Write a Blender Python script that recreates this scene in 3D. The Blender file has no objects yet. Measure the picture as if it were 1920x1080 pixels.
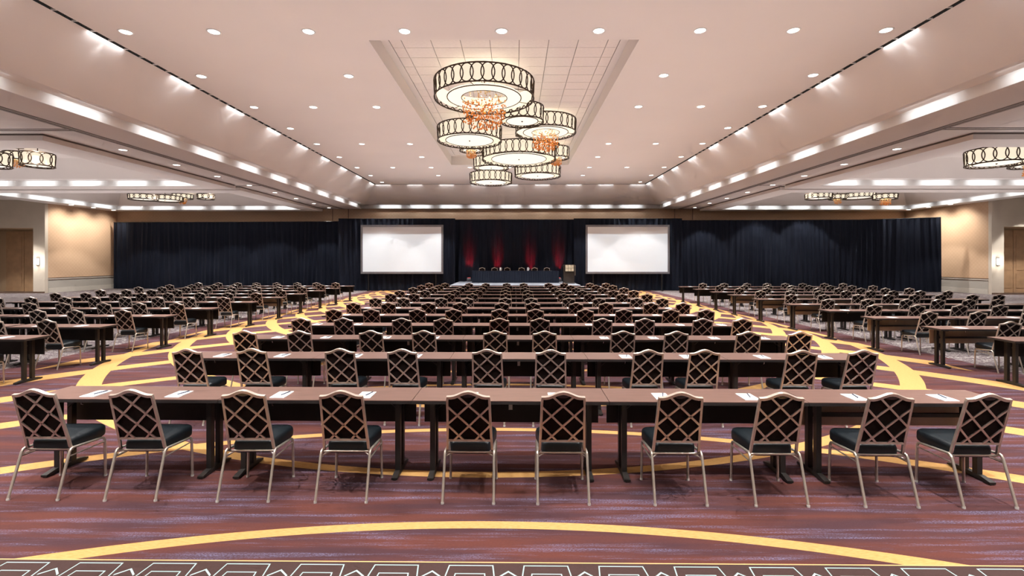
import bpy, math, random
from mathutils import Vector, Matrix
random.seed(7)
PI = math.pi
S = bpy.context.scene
COL = S.collection

# ------------------------------------------------------------------ camera, world, exposure, large lights
cam_d = bpy.data.cameras.new('camera')
cam_d.sensor_width = 36.0
cam_d.lens = 900 / 1920 * 36.0
cam_d.shift_y = -53 / 1920
cam_d.clip_end = 200
cam = bpy.data.objects.new('camera', cam_d)
cam.location = (0, 0, 2.06)
cam.rotation_euler = (PI / 2, 0, 0.005)
COL.objects.link(cam)
S.camera = cam

w = bpy.data.worlds.new('world')
S.world = w
w.use_nodes = True
w.node_tree.nodes['Background'].inputs[0].default_value = (0.9, 0.85, 0.8, 1)
w.node_tree.nodes['Background'].inputs[1].default_value = 0.02

S.view_settings.view_transform = 'Standard'
S.view_settings.look = 'None'
S.view_settings.exposure = 0.12
S.view_settings.gamma = 1.0
S.view_settings.use_curve_mapping = False
S.cycles.use_denoising = True
S.cycles.max_bounces = 5
S.cycles.diffuse_bounces = 3
S.cycles.glossy_bounces = 2
S.cycles.transmission_bounces = 2
S.cycles.use_adaptive_sampling = True
S.cycles.adaptive_threshold = 0.11
S.cycles.adaptive_min_samples = 14
S.cycles.caustics_reflective = False
S.cycles.caustics_refractive = False
S.cycles.sample_clamp_indirect = 3.0

WARM = (1.0, 0.965, 0.93)
COOL = (0.92, 0.96, 1.0)
P_TRAY = 950      # recessed downlights in the tray ceiling
P_SOFFIT = 480    # recessed downlights in the soffits
P_SLOT = 2.6       # wall-wash spots along the slot
P_COVE = 4.0       # spots along the cove fascia
P_BOUNCE = 740   # added soft fill thrown up on the ceilings, no fixture of the room
P_DRUM = 5


def lamp(name, kind, loc, energy, color, aim=None, parent=None, **kw):
    d = LD.get((name, kind, energy))
    if d is None:
        d = bpy.data.lights.new(name, kind)
        d.energy = energy
        d.color = color
        for k, v in kw.items():
            setattr(d, k, v)
        LD[(name, kind, energy)] = d
    o = bpy.data.objects.new(name, d)
    COL.objects.link(o)
    o.location = loc
    if aim is not None:
        o.rotation_euler = Vector(aim).to_track_quat('-Z', 'Y').to_euler()
    if parent is not None:
        o.parent = parent
    return o


LD = {}
for nm, cx, sx in (('hall', -0.3, 17.0), ('bay_left', -20.5, 13.0), ('bay_right', 20.0, 13.0)):  # unseen area lights added to brighten the ceilings, standing in for bounced light
    lamp('ceiling_fill_' + nm, 'AREA', (cx, 15.0, 3.4), P_BOUNCE * sx / 17.0, (1.0, 0.91, 0.885), aim=(0, 0, 1),
         shape='RECTANGLE', size=sx, size_y=32.0, spread=math.radians(142))

# ------------------------------------------------------------------ materials
MATS = {}


def new_mat(name):
    m = bpy.data.materials.new(name)
    m.use_nodes = True
    nt = m.node_tree
    b = nt.nodes['Principled BSDF']
    MATS[name] = m
    return m, nt, b


def mth(nt, op, a, b=None, c=None):
    n = nt.nodes.new('ShaderNodeMath')
    n.operation = op
    for i, v in enumerate((a, b, c)):
        if v is None:
            continue
        if isinstance(v, (int, float)):
            n.inputs[i].default_value = v
        else:
            nt.links.new(v, n.inputs[i])
    return n.outputs[0]


def mixc(nt, fac, a, b):
    n = nt.nodes.new('ShaderNodeMix')
    n.data_type = 'RGBA'
    if isinstance(fac, (int, float)):
        n.inputs['Factor'].default_value = fac
    else:
        nt.links.new(fac, n.inputs['Factor'])
    for sock, v in ((n.inputs[6], a), (n.inputs[7], b)):
        if isinstance(v, tuple):
            sock.default_value = v if len(v) == 4 else v + (1,)
        else:
            nt.links.new(v, sock)
    return n.outputs[2]


def coords(nt, scale=(1, 1, 1), kind='Object'):
    tc = nt.nodes.new('ShaderNodeTexCoord')
    mp = nt.nodes.new('ShaderNodeMapping')
    mp.inputs['Scale'].default_value = scale
    nt.links.new(tc.outputs[kind], mp.inputs[0])
    return mp.outputs[0]


def noise(nt, vec, scale=1.0, detail=3.0, rough=0.5, out=0):
    n = nt.nodes.new('ShaderNodeTexNoise')
    n.inputs['Scale'].default_value = scale
    n.inputs['Detail'].default_value = detail
    n.inputs['Roughness'].default_value = rough
    nt.links.new(vec, n.inputs['Vector'])
    return n.outputs[out]


def ramp(nt, fac, lo, hi):
    n = nt.nodes.new('ShaderNodeMapRange')
    n.inputs[1].default_value = lo
    n.inputs[2].default_value = hi
    nt.links.new(fac, n.inputs[0])
    return n.outputs[0]


def bump(nt, b, height, strength=0.2, dist=0.01):
    n = nt.nodes.new('ShaderNodeBump')
    n.inputs['Strength'].default_value = strength
    n.inputs['Distance'].default_value = dist
    nt.links.new(height, n.inputs['Height'])
    nt.links.new(n.outputs[0], b.inputs['Normal'])


def simple(name, col, rough=0.6, metal=0.0, var=0.12, scale=6.0, spec=0.5, bmp=0.0):
    m, nt, b = new_mat(name)
    v = coords(nt)
    n = noise(nt, v, scale, 4)
    d = tuple(c * (1 - var) for c in col)
    l = tuple(min(1, c * (1 + var)) for c in col)
    nt.links.new(mixc(nt, ramp(nt, n, 0.3, 0.7), d, l), b.inputs['Base Color'])
    b.inputs['Roughness'].default_value = rough
    b.inputs['Metallic'].default_value = metal
    b.inputs['Specular IOR Level'].default_value = spec
    if bmp:
        bump(nt, b, noise(nt, v, scale * 20, 2), bmp, 0.003)
    return m


def glow(name, col, strength, var=0.08):
    m, nt, b = new_mat(name)
    n = noise(nt, coords(nt), 9.0, 2)
    c = mixc(nt, n, tuple(x * (1 - var) for x in col), col)
    nt.links.new(c, b.inputs['Emission Color'])
    b.inputs['Emission Strength'].default_value = strength
    m.cycles.emission_sampling = 'NONE'
    b.inputs['Base Color'].default_value = col + (1,)
    b.inputs['Roughness'].default_value = 0.7
    return m


simple('ceiling_paint', (0.80, 0.748, 0.715), 0.75, var=0.015, scale=0.5, spec=0.2)
simple('fascia_paint', (0.86, 0.85, 0.83), 0.6, var=0.01, scale=0.5, spec=0.2)
simple('gap_black', (0.012, 0.010, 0.009), 0.8, var=0.2)
simple('track_metal', (0.20, 0.165, 0.15), 0.5, var=0.1)
simple('tile_paint', (0.80, 0.745, 0.71), 0.85, var=0.03, scale=12, spec=0.1)
simple('wall_cream', (0.70, 0.62, 0.52), 0.7, var=0.04, scale=1.0)
simple('wainscot', (0.50, 0.47, 0.42), 0.6, var=0.04, scale=1.0)
simple('base_white', (0.66, 0.62, 0.55), 0.5, var=0.03)
simple('rail_wood', (0.16, 0.10, 0.07), 0.4, var=0.15)
simple('door_wood', (0.40, 0.24, 0.13), 0.45, var=0.12, scale=3)
simple('wall_tan', (0.42, 0.29, 0.18), 0.7, var=0.05, scale=1.0)
simple('lam_edge', (0.018, 0.015, 0.015), 0.5, var=0.15)
simple('leg_black', (0.016, 0.014, 0.013), 0.42, var=0.2, spec=0.4)
simple('panel_black', (0.008, 0.007, 0.007), 0.55, var=0.25, scale=10, spec=0.3)
simple('panel_lit_taupe', (0.46, 0.36, 0.27), 0.42, var=0.12, scale=5)  # paler copy of the modesty panel, light falling on it put into the colour
simple('frame_metal', (0.64, 0.55, 0.48), 0.32, metal=0.65, var=0.12, scale=14)
simple('leg_metal', (0.62, 0.56, 0.49), 0.28, metal=0.75, var=0.1, scale=14)
simple('chrome', (0.80, 0.78, 0.76), 0.18, metal=1.0, var=0.05)
simple('seat_vinyl', (0.005, 0.008, 0.011), 0.45, var=0.2, scale=18, spec=0.4, bmp=0.15)
simple('back_fabric', (0.010, 0.0055, 0.005), 0.9, var=0.3, scale=30, spec=0.15, bmp=0.2)
simple('handle_black', (0.02, 0.02, 0.022), 0.12, var=0.1)
simple('cap_white', (0.6, 0.58, 0.55), 0.4)
simple('paper', (0.86, 0.87, 0.90), 0.6, var=0.02)
simple('pen_blue', (0.05, 0.07, 0.12), 0.3, var=0.1)
simple('tag_white', (0.62, 0.60, 0.57), 0.5, var=0.05)
simple('bronze', (0.055, 0.034, 0.020), 0.4, metal=0.6, var=0.15)
simple('screen_frame', (0.20, 0.20, 0.22), 0.4, var=0.08)
simple('screen_white', (0.86, 0.89, 0.92), 0.8, var=0.01, scale=1.0, spec=0.1)
simple('stage_deck', (0.20, 0.22, 0.26), 0.6, var=0.08)
simple('podium_wood', (0.016, 0.010, 0.007), 0.4, var=0.25, scale=5)
simple('podium_plate', (0.50, 0.42, 0.30), 0.45, var=0.25, scale=9)
simple('uplight_grey', (0.22, 0.23, 0.26), 0.4, var=0.1)
simple('pitcher', (0.75, 0.77, 0.80), 0.1, var=0.03)
glow('lamp_lens', (1.0, 0.97, 0.90), 6.0)
glow('shade_linen', (1.0, 0.87, 0.67), 0.85)
MATS['shade_linen'].node_tree.nodes['Principled BSDF'].inputs['Base Color'].default_value = (0.35, 0.30, 0.22, 1)
glow('diffuser_glass', (1.0, 0.92, 0.79), 0.85)
MATS['diffuser_glass'].node_tree.nodes['Principled BSDF'].inputs['Base Color'].default_value = (0.5, 0.46, 0.4, 1)
glow('projected_light', (0.82, 0.90, 0.97), 0.42, 0.02)
MATS['projected_light'].node_tree.nodes['Principled BSDF'].inputs['Base Color'].default_value = (0.62, 0.64, 0.66, 1)
glow('sconce_glass', (1.0, 0.96, 0.90), 3.5)
glow('uplight_lens', (1.0, 0.05, 0.05), 4.0)


def mat_laminate():
    m, nt, b = new_mat('laminate')
    v = coords(nt, (1.5, 22, 1))
    n = noise(nt, v, 3.0, 5, 0.6)
    c = mixc(nt, ramp(nt, n, 0.3, 0.75), (0.115, 0.062, 0.050), (0.205, 0.118, 0.096))
    nt.links.new(c, b.inputs['Base Color'])
    b.inputs['Roughness'].default_value = 0.34
    b.inputs['Specular IOR Level'].default_value = 0.6
    bump(nt, b, n, 0.05, 0.002)


mat_laminate()


def mat_wallpaper():
    m, nt, b = new_mat('wallpaper')
    tc = nt.nodes.new('ShaderNodeTexCoord')
    sp = nt.nodes.new('ShaderNodeSeparateXYZ')
    nt.links.new(tc.outputs['Object'], sp.inputs[0])
    u = mth(nt, 'ADD', sp.outputs[0], sp.outputs[1])
    a = mth(nt, 'SINE', mth(nt, 'MULTIPLY', u, 26.0))
    c = mth(nt, 'SINE', mth(nt, 'MULTIPLY', sp.outputs[2], 26.0))
    d = ramp(nt, mth(nt, 'MULTIPLY', a, c), -0.6, 0.6)
    n = noise(nt, tc.outputs['Object'], 4.0, 4)
    f = mth(nt, 'ADD', mth(nt, 'MULTIPLY', d, 0.5), mth(nt, 'MULTIPLY', n, 0.5))
    nt.links.new(mixc(nt, f, (0.64, 0.43, 0.275), (0.70, 0.485, 0.32)), b.inputs['Base Color'])
    b.inputs['Roughness'].default_value = 0.6


mat_wallpaper()


def mat_drape():
    m, nt, b = new_mat('drape_cloth')
    v = coords(nt, (9, 9, 0.5))
    n = noise(nt, v, 2.0, 4)
    nt.links.new(mixc(nt, n, (0.004, 0.006, 0.012), (0.014, 0.019, 0.035)), b.inputs['Base Color'])
    b.inputs['Roughness'].default_value = 0.75
    b.inputs['Sheen Weight'].default_value = 0.05
    b.inputs['Specular IOR Level'].default_value = 0.15
    b.inputs['Sheen Roughness'].default_value = 0.4
    b.inputs['Sheen Tint'].default_value = (0.5, 0.55, 0.7, 1)


mat_drape()


def mat_crystal():
    m, nt, b = new_mat('amber_crystal')
    tc = nt.nodes.new('ShaderNodeTexCoord')
    n = noise(nt, tc.outputs['Object'], 7.0, 2)
    sp = nt.nodes.new('ShaderNodeSeparateXYZ')
    nt.links.new(tc.outputs['Object'], sp.inputs[0])
    h = ramp(nt, mth(nt, 'ADD', sp.outputs[2], mth(nt, 'MULTIPLY', n, 0.25)), -0.20, 0.16)
    c = mixc(nt, h, (0.95, 0.46, 0.11), (1.0, 0.86, 0.58))
    nt.links.new(c, b.inputs['Base Color'])
    b.inputs['Roughness'].default_value = 0.12
    b.inputs['Specular IOR Level'].default_value = 0.8
    tr = nt.nodes.new('ShaderNodeBsdfTranslucent')
    nt.links.new(c, tr.inputs[0])
    mx = nt.nodes.new('ShaderNodeMixShader')
    mx.inputs[0].default_value = 0.55
    nt.links.new(b.outputs[0], mx.inputs[1])
    nt.links.new(tr.outputs[0], mx.inputs[2])
    nt.links.new(mx.outputs[0], nt.nodes['Material Output'].inputs[0])


mat_crystal()


def mat_carpet():
    m, nt, b = new_mat('carpet')
    tc = nt.nodes.new('ShaderNodeTexCoord')
    sp = nt.nodes.new('ShaderNodeSeparateXYZ')
    nt.links.new(tc.outputs['Object'], sp.inputs[0])
    X, Y = sp.outputs[0], sp.outputs[1]
    xx = mth(nt, 'ADD', X, 0.25)
    ax = mth(nt, 'ABSOLUTE', xx)
    x2 = mth(nt, 'MULTIPLY', xx, xx)
    x3 = mth(nt, 'MULTIPLY', x2, ax)
    Pd = 2.1

    def family(R, apex, sign, w0, wk):
        s = mth(nt, 'SQRT', mth(nt, 'MAXIMUM', mth(nt, 'SUBTRACT', R * R, x2), 0.0))
        s = mth(nt, 'MULTIPLY', mth(nt, 'SUBTRACT', R, s), sign)
        y = mth(nt, 'ADD', mth(nt, 'ADD', Y, s), -apex + Pd / 2 + 20 * Pd)
        ok = mth(nt, 'GREATER_THAN', y, 20 * Pd)
        ph = mth(nt, 'ABSOLUTE', mth(nt, 'SUBTRACT', mth(nt, 'MODULO', y, Pd), Pd / 2))
        wd = mth(nt, 'ADD', mth(nt, 'MULTIPLY', x3, wk), w0)
        return mth(nt, 'MULTIPLY', mth(nt, 'LESS_THAN', ph, wd), ok)
    gC = family(10.3, 3.73, 1.0, 0.050, 0.00060)
    gB = family(8.6, 4.60, -1.0, 0.062, 0.00066)
    gold = mth(nt, 'MAXIMUM', gC, gB)
    inner = mth(nt, 'LESS_THAN', ax, 8.75)
    gold = mth(nt, 'MULTIPLY', gold, inner)
    # streaked plum field
    mp = nt.nodes.new('ShaderNodeMapping')
    mp.inputs['Scale'].default_value = (0.42, 7.5, 1)
    nt.links.new(tc.outputs['Object'], mp.inputs[0])
    st = noise(nt, mp.outputs[0], 1.5, 8, 0.66)
    mp2 = nt.nodes.new('ShaderNodeMapping')
    mp2.inputs['Scale'].default_value = (22, 130, 1)
    nt.links.new(tc.outputs['Object'], mp2.inputs[0])
    fib = noise(nt, mp2.outputs[0], 2.0, 3, 0.7)
    mp3 = nt.nodes.new('ShaderNodeMapping')
    mp3.inputs['Scale'].default_value = (0.5, 4.0, 1)
    mp3.inputs['Location'].default_value = (7, 3, 0)
    nt.links.new(tc.outputs['Object'], mp3.inputs[0])
    red = noise(nt, mp3.outputs[0], 1.5, 3, 0.5)
    plum = mixc(nt, ramp(nt, red, 0.38, 0.62), (0.058, 0.026, 0.031), (0.098, 0.032, 0.025))
    mp4 = nt.nodes.new('ShaderNodeMapping')
    mp4.inputs['Scale'].default_value = (70, 130, 1)
    nt.links.new(tc.outputs['Object'], mp4.inputs[0])
    spk = noise(nt, mp4.outputs[0], 1.0, 2, 0.6)
    lavf = mth(nt, 'MULTIPLY', mth(nt, 'MULTIPLY', ramp(nt, st, 0.51, 0.64), ramp(nt, fib, 0.38, 0.58)), ramp(nt, spk, 0.36, 0.60))
    field = mixc(nt, lavf, plum, (0.19, 0.19, 0.32))
    field = mixc(nt, mth(nt, 'MULTIPLY', ramp(nt, fib, 0.35, 0.75), 0.35), field, (0.024, 0.011, 0.012))
    gcol = mixc(nt, ramp(nt, noise(nt, mp2.outputs[0], 1.0, 3), 0.3, 0.7), (0.40, 0.215, 0.070), (0.50, 0.29, 0.110))
    col = mixc(nt, gold, field, gcol)
    # grey confetti field under the side blocks
    vo = nt.nodes.new('ShaderNodeTexVoronoi')
    vo.feature = 'DISTANCE_TO_EDGE'
    vo.inputs['Scale'].default_value = 4.0
    wv = nt.nodes.new('ShaderNodeVectorMath')
    wv.operation = 'ADD'
    nt.links.new(tc.outputs['Object'], wv.inputs[0])
    nt.links.new(noise(nt, tc.outputs['Object'], 5.0, 2, 0.5, 1), wv.inputs[1])
    nt.links.new(wv.outputs[0], vo.inputs['Vector'])
    lines = mth(nt, 'LESS_THAN', vo.outputs['Distance'], 0.045)
    grey = mixc(nt, ramp(nt, st, 0.35, 0.65), (0.060, 0.040, 0.045), (0.15, 0.12, 0.13))
    conf = mixc(nt, mth(nt, 'MULTIPLY', lines, 0.8), grey, (0.40, 0.38, 0.35))
    outer = mth(nt, 'GREATER_THAN', ax, 9.35)
    col = mixc(nt, outer, col, conf)
    # border band with pale outlined motifs
    v = mth(nt, 'SUBTRACT', 3.265, mth(nt, 'ADD', Y, mth(nt, 'MULTIPLY', X, 0.006)))
    per = 0.503
    fr = mth(nt, 'SUBTRACT', mth(nt, 'FLOORED_MODULO', mth(nt, 'ADD', X, 0.04), per), per / 2)
    du = mth(nt, 'ABSOLUTE', fr)

    def outline(hw, top, t):
        s = mth(nt, 'MAXIMUM', mth(nt, 'SUBTRACT', mth(nt, 'SUBTRACT', du, hw), mth(nt, 'MULTIPLY', v, 0.12)),
                mth(nt, 'SUBTRACT', top, v))
        return mth(nt, 'LESS_THAN', mth(nt, 'ABSOLUTE', s), t)
    l1 = outline(0.142, 0.034, 0.0042)
    l2 = outline(0.082, 0.118, 0.004)
    pk = mth(nt, 'SUBTRACT', mth(nt, 'SUBTRACT', v, 0.095), mth(nt, 'MULTIPLY', mth(nt, 'SUBTRACT', per / 2, du), 0.9))
    l3 = mth(nt, 'MULTIPLY', mth(nt, 'LESS_THAN', mth(nt, 'ABSOLUTE', pk), 0.008), mth(nt, 'GREATER_THAN', du, 0.185))
    mot = mth(nt, 'MAXIMUM', mth(nt, 'MAXIMUM', l1, l2), l3)
    bcol = mixc(nt, mot, mixc(nt, fib, (0.035, 0.019, 0.018), (0.062, 0.036, 0.032)), (0.30, 0.41, 0.41))
    edge = mth(nt, 'LESS_THAN', mth(nt, 'ABSOLUTE', v), 0.005)
    col = mixc(nt, mth(nt, 'GREATER_THAN', v, 0.0), col, bcol)
    col = mixc(nt, edge, col, (0.62, 0.34, 0.15))
    nt.links.new(col, b.inputs['Base Color'])
    b.inputs['Roughness'].default_value = 0.95
    b.inputs['Specular IOR Level'].default_value = 0.15
    bump(nt, b, fib, 0.35, 0.004)


mat_carpet()


# ------------------------------------------------------------------ mesh helpers
class MB:
    def __init__(self):
        self.v, self.f, self.s = [], [], []

    def add(self, verts, faces, smooth=False):
        o = len(self.v)
        self.v += [tuple(p) for p in verts]
        for f in faces:
            self.f.append(tuple(i + o for i in f))
            self.s.append(smooth)
        return self

    def quad(self, a, b, c, d):
        return self.add([a, b, c, d], [(0, 1, 2, 3)])

    def box(self, x0, x1, y0, y1, z0, z1):
        v = [(x0, y0, z0), (x1, y0, z0), (x1, y1, z0), (x0, y1, z0), (x0, y0, z1), (x1, y0, z1), (x1, y1, z1), (x0, y1, z1)]
        return self.add(v, [(0, 3, 2, 1), (4, 5, 6, 7), (0, 1, 5, 4), (1, 2, 6, 5), (2, 3, 7, 6), (3, 0, 4, 7)])

    def bbox(self, x0, x1, y0, y1, z0, z1, b):
        """box with chamfered vertical and top edges"""
        loops = []
        for z, i in ((z0, 0.0), (z1 - b, 0.0), (z1, b)):
            loops.append([(x0 + i + b, y0 + i, z), (x1 - i - b, y0 + i, z), (x1 - i, y0 + i + b, z), (x1 - i, y1 - i - b, z),
                          (x1 - i - b, y1 - i, z), (x0 + i + b, y1 - i, z), (x0 + i, y1 - i - b, z), (x0 + i, y0 + i + b, z)])
        return self.loft(loops, True, False)

    def loft(self, loops, caps=True, smooth=True):
        n = len(loops[0])
        v = [p for l in loops for p in l]
        f = []
        for k in range(len(loops) - 1):
            for i in range(n):
                j = (i + 1) % n
                f.append((k * n + i, k * n + j, (k + 1) * n + j, (k + 1) * n + i))
        self.add(v, f, smooth)
        if caps:
            self.add(loops[0], [tuple(range(n - 1, -1, -1))])
            self.add(loops[-1], [tuple(range(n))])
        return self

    def tube(self, pts, r, n=8, closed=False, smooth=True, rot=0.0):
        pts = [Vector(p) for p in pts]
        m = len(pts)
        loops = []
        up = None
        for i in range(m):
            if closed:
                t = pts[(i + 1) % m] - pts[i - 1]
            else:
                t = pts[min(i + 1, m - 1)] - pts[max(i - 1, 0)]
            t.normalize()
            if up is None:
                up = Vector((0, 0, 1)) if abs(t.z) < 0.9 else Vector((0, 1, 0))
            up = (up - t * up.dot(t)).normalized()
            sd = t.cross(up)
            rr = r[i] if isinstance(r, (list, tuple)) else r
            loops.append([pts[i] + (up * math.cos(rot + 2 * PI * k / n) + sd * math.sin(rot + 2 * PI * k / n)) * rr for k in range(n)])
        if closed:
            loops.append(loops[0])
        return self.loft(loops, not closed, smooth)

    def disc(self, c, r, n=24, r_in=0.0, up=False):
        c = Vector(c)
        o = [c + Vector((math.cos(2 * PI * k / n) * r, math.sin(2 * PI * k / n) * r, 0)) for k in range(n)]
        if r_in <= 0:
            return self.add(o, [tuple(range(n))])
        i = [c + Vector((math.cos(2 * PI * k / n) * r_in, math.sin(2 * PI * k / n) * r_in, 0)) for k in range(n)]
        return self.add(o + i, [(k, (k + 1) % n, n + (k + 1) % n, n + k) for k in range(n)])

    def lathe(self, prof, n=24, smooth=True, caps=True):
        loops = [[(r * math.cos(2 * PI * k / n), r * math.sin(2 * PI * k / n), z) for k in range(n)] for r, z in prof]
        return self.loft(loops, caps, smooth)

    def mesh(self, name, mat):
        me = bpy.data.meshes.new(name)
        me.from_pydata(self.v, [], self.f)
        me.polygons.foreach_set('use_smooth', self.s)
        me.materials.append(MATS[mat])
        me.update()
        return me

    def build(self, name, mat, parent=None, loc=None, rz=0.0):
        return put(name, self.mesh(name, mat), parent, loc, rz)


def put(name, me, parent=None, loc=None, rz=0.0):
    o = bpy.data.objects.new(name, me)
    COL.objects.link(o)
    if parent is not None:
        o.parent = parent
    if loc is not None:
        o.location = loc
    if rz:
        o.rotation_euler = (0, 0, rz)
    return o


def tag(o, label, cat, group=None):
    o['label'] = label
    o['category'] = cat
    if group:
        o['group'] = group
    return o


def thing(name, label, cat, loc=(0, 0, 0), rz=0.0, group=None):
    o = bpy.data.objects.new(name, None)
    o.empty_display_size = 0.1
    COL.objects.link(o)
    o.location = loc
    o.rotation_euler = (0, 0, rz)
    return tag(o, label, cat, group)


def structure(name, mb=None, mat=None):
    if mb is None:
        o = bpy.data.objects.new(name, None)
        COL.objects.link(o)
    else:
        o = mb.build(name, mat)
    o['kind'] = 'structure'
    return o


def spawn(parts, parent):
    """parts: list of (name, mesh, [sub parts])"""
    for nm, me, subs in parts:
        o = put(nm, me, parent)
        for sn, sm in subs:
            put(sn, sm, o)


ORD = ['zeroth', 'first', 'second', 'third', 'fourth', 'fifth', 'sixth', 'seventh', 'eighth', 'ninth', 'tenth', 'eleventh',
       'twelfth', 'thirteenth', 'fourteenth', 'fifteenth', 'sixteenth', 'seventeenth']

# ------------------------------------------------------------------ room shell
XC = -0.3
Z_SOF, Z_FRAME, Z_TRAY, Z_COFF = 5.74, 5.54, 7.16, 7.63
Y_FAR, Y_NEAR = 34.8, -6.0
XL, XR = -28.9, 28.2          # side walls at the far end
XLO, XRO = -34.0, 33.5        # outer walls beside and behind the viewer
Y_ALC = 29.4                  # walls facing the viewer beside the alcoves

structure('floor', MB().box(XLO - 2, XRO + 2, Y_NEAR, Y_FAR + 0.3, -0.1, 0.0), 'carpet')

ceil = structure('ceiling')
W1, W2, W3 = 9.05, 10.30, 10.75
YS, YL, YF = 32.4, 34.05, 34.5     # far slot, ledge, fascia
Z_LEDGE = 6.005
CX0, CX1, CY0, CY1 = -0.25 - 3.14, -0.25 + 3.14, 11.14, 25.8
# tray plane with the coffer opening
mb = MB()
x0, x1 = XC - W1, XC + W1
for a, b, c, d in ((x0, x1, Y_NEAR, CY0), (x0, CX0, CY0, CY1), (CX1, x1, CY0, CY1), (x0, x1, CY1, YS)):
    mb.box(a, b, c, d, Z_TRAY, Z_TRAY + 0.05)
mb.build('tray_panel', 'ceiling_paint', ceil)
# slot diffuser: recessed black channel all round the tray, with pale spacer tabs
SG = 0.115
mb = MB()
for sx in (-1, 1):
    a, b = sorted((XC + sx * W1, XC + sx * (W1 + SG)))
    mb.box(a, b, Y_NEAR, YS + SG, Z_TRAY + 0.03, Z_TRAY + 0.06)
mb.box(XC - W1, XC + W1, YS, YS + SG, Z_TRAY + 0.03, Z_TRAY + 0.06)
mb.build('slot_diffuser', 'gap_black', ceil)
tab = MB().box(-SG / 2, SG / 2, -0.012, 0.012, 0, 0.03).mesh('spacer_tab', 'fascia_paint')
y = 7.0
while y < 24:
    for sx in (-1, 1):
        put('spacer_tab', tab, ceil, (XC + sx * (W1 + SG / 2), y, Z_TRAY - 0.002))
    y += 0.46
# slope, ledge and fascia of the tray
WS = W1 + SG
for sx, nm in ((-1, 'left'), (1, 'right')):
    s = lambda wv, yv, zv: (XC + sx * wv, yv, zv)
    MB().quad(s(WS, Y_NEAR, Z_TRAY), s(W2, Y_NEAR, Z_LEDGE), s(W2, YL, Z_LEDGE), s(WS, YS + SG, Z_TRAY)).build('slope_panel', 'ceiling_paint', ceil)
    a, b = sorted((XC + sx * W2, XC + sx * (W3 + 0.05)))
    MB().box(a, b, Y_NEAR, YF + 0.05, Z_LEDGE, Z_LEDGE + 0.04).build('cove_ledge', 'ceiling_paint', ceil)
    a, b = sorted((XC + sx * W3, XC + sx * (W3 + 0.04)))
    MB().box(a, b, Y_NEAR, YF + 0.04, Z_SOF, Z_LEDGE).build('cove_fascia', 'fascia_paint', ceil)
MB().quad((XC - WS, YS + SG, Z_TRAY), (XC + WS, YS + SG, Z_TRAY), (XC + W2, YL, Z_LEDGE), (XC - W2, YL, Z_LEDGE)).build('slope_panel', 'ceiling_paint', ceil)
MB().box(XC - W2, XC + W2, YL, YF + 0.05, Z_LEDGE, Z_LEDGE + 0.04).build('cove_ledge', 'ceiling_paint', ceil)
MB().box(XC - W3, XC + W3, YF, YF + 0.04, Z_SOF, Z_LEDGE).build('cove_fascia', 'fascia_paint', ceil)
# coffer with tiled ceiling
mb = MB()
for a, b, c, d in ((CX0 - 0.05, CX0, CY0, CY1), (CX1, CX1 + 0.05, CY0, CY1), (CX0 - 0.05, CX1 + 0.05, CY0 - 0.05, CY0), (CX0 - 0.05, CX1 + 0.05, CY1, CY1 + 0.05)):
    mb.box(a, b, c, d, Z_TRAY + 0.05, Z_COFF + 0.1)
mb.build('coffer_side', 'ceiling_paint', ceil)
mb = MB()
mb.box(CX0, CX1, CY0, CY1, Z_COFF + 0.02, Z_COFF + 0.05)
mb.build('tile_backing', 'track_metal', ceil)
mb = MB()
for a, b, c, d in ((CX0, CX0 + 0.2, CY0, CY1), (CX1 - 0.2, CX1, CY0, CY1), (CX0 + 0.2, CX1 - 0.2, CY0, CY0 + 0.2), (CX0 + 0.2, CX1 - 0.2, CY1 - 0.2, CY1)):
    mb.box(a, b, c, d, Z_COFF - 0.015, Z_COFF + 0.02)
mb.build('coffer_border', 'ceiling_paint', ceil)
xs = [CX0 + 0.21, CX0 + 0.515] + [CX0 + 0.515 + 0.75 * i for i in range(1, 8)] + [CX1 - 0.21]
ys = [CY0 + 0.21 + (CY1 - CY0 - 0.42) * i / 23 for i in range(24)]
tiles = {}
for i in range(len(xs) - 1):
    wdt = round(xs[i + 1] - xs[i], 3)
    if wdt < 0.1:
        continue
    for j in range(len(ys) - 1):
        key = wdt
        if key not in tiles:
            h = (ys[1] - ys[0]) / 2 - 0.008
            tiles[key] = MB().box(-wdt / 2 + 0.008, wdt / 2 - 0.008, -h, h, -0.008, 0.018).mesh('ceiling_tile', 'tile_paint')
        put('ceiling_tile', tiles[key], ceil, ((xs[i] + xs[i + 1]) / 2, (ys[j] + ys[j + 1]) / 2, Z_COFF))

# soffits either side of the tray, around the dropped frames of the side bays
BAYS = ((13.93, 23.6), (24.0, 34.4))
BX_IN, HX_IN, HX_OUT, BX_OUT = 13.5, 14.6, 27.55, 28.6


def soffit(a, b, c, d):
    return MB().box(min(a, b), max(a, b), c, d, Z_SOF, Z_SOF + 0.04).build('soffit_panel', 'ceiling_paint', ceil)


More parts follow.
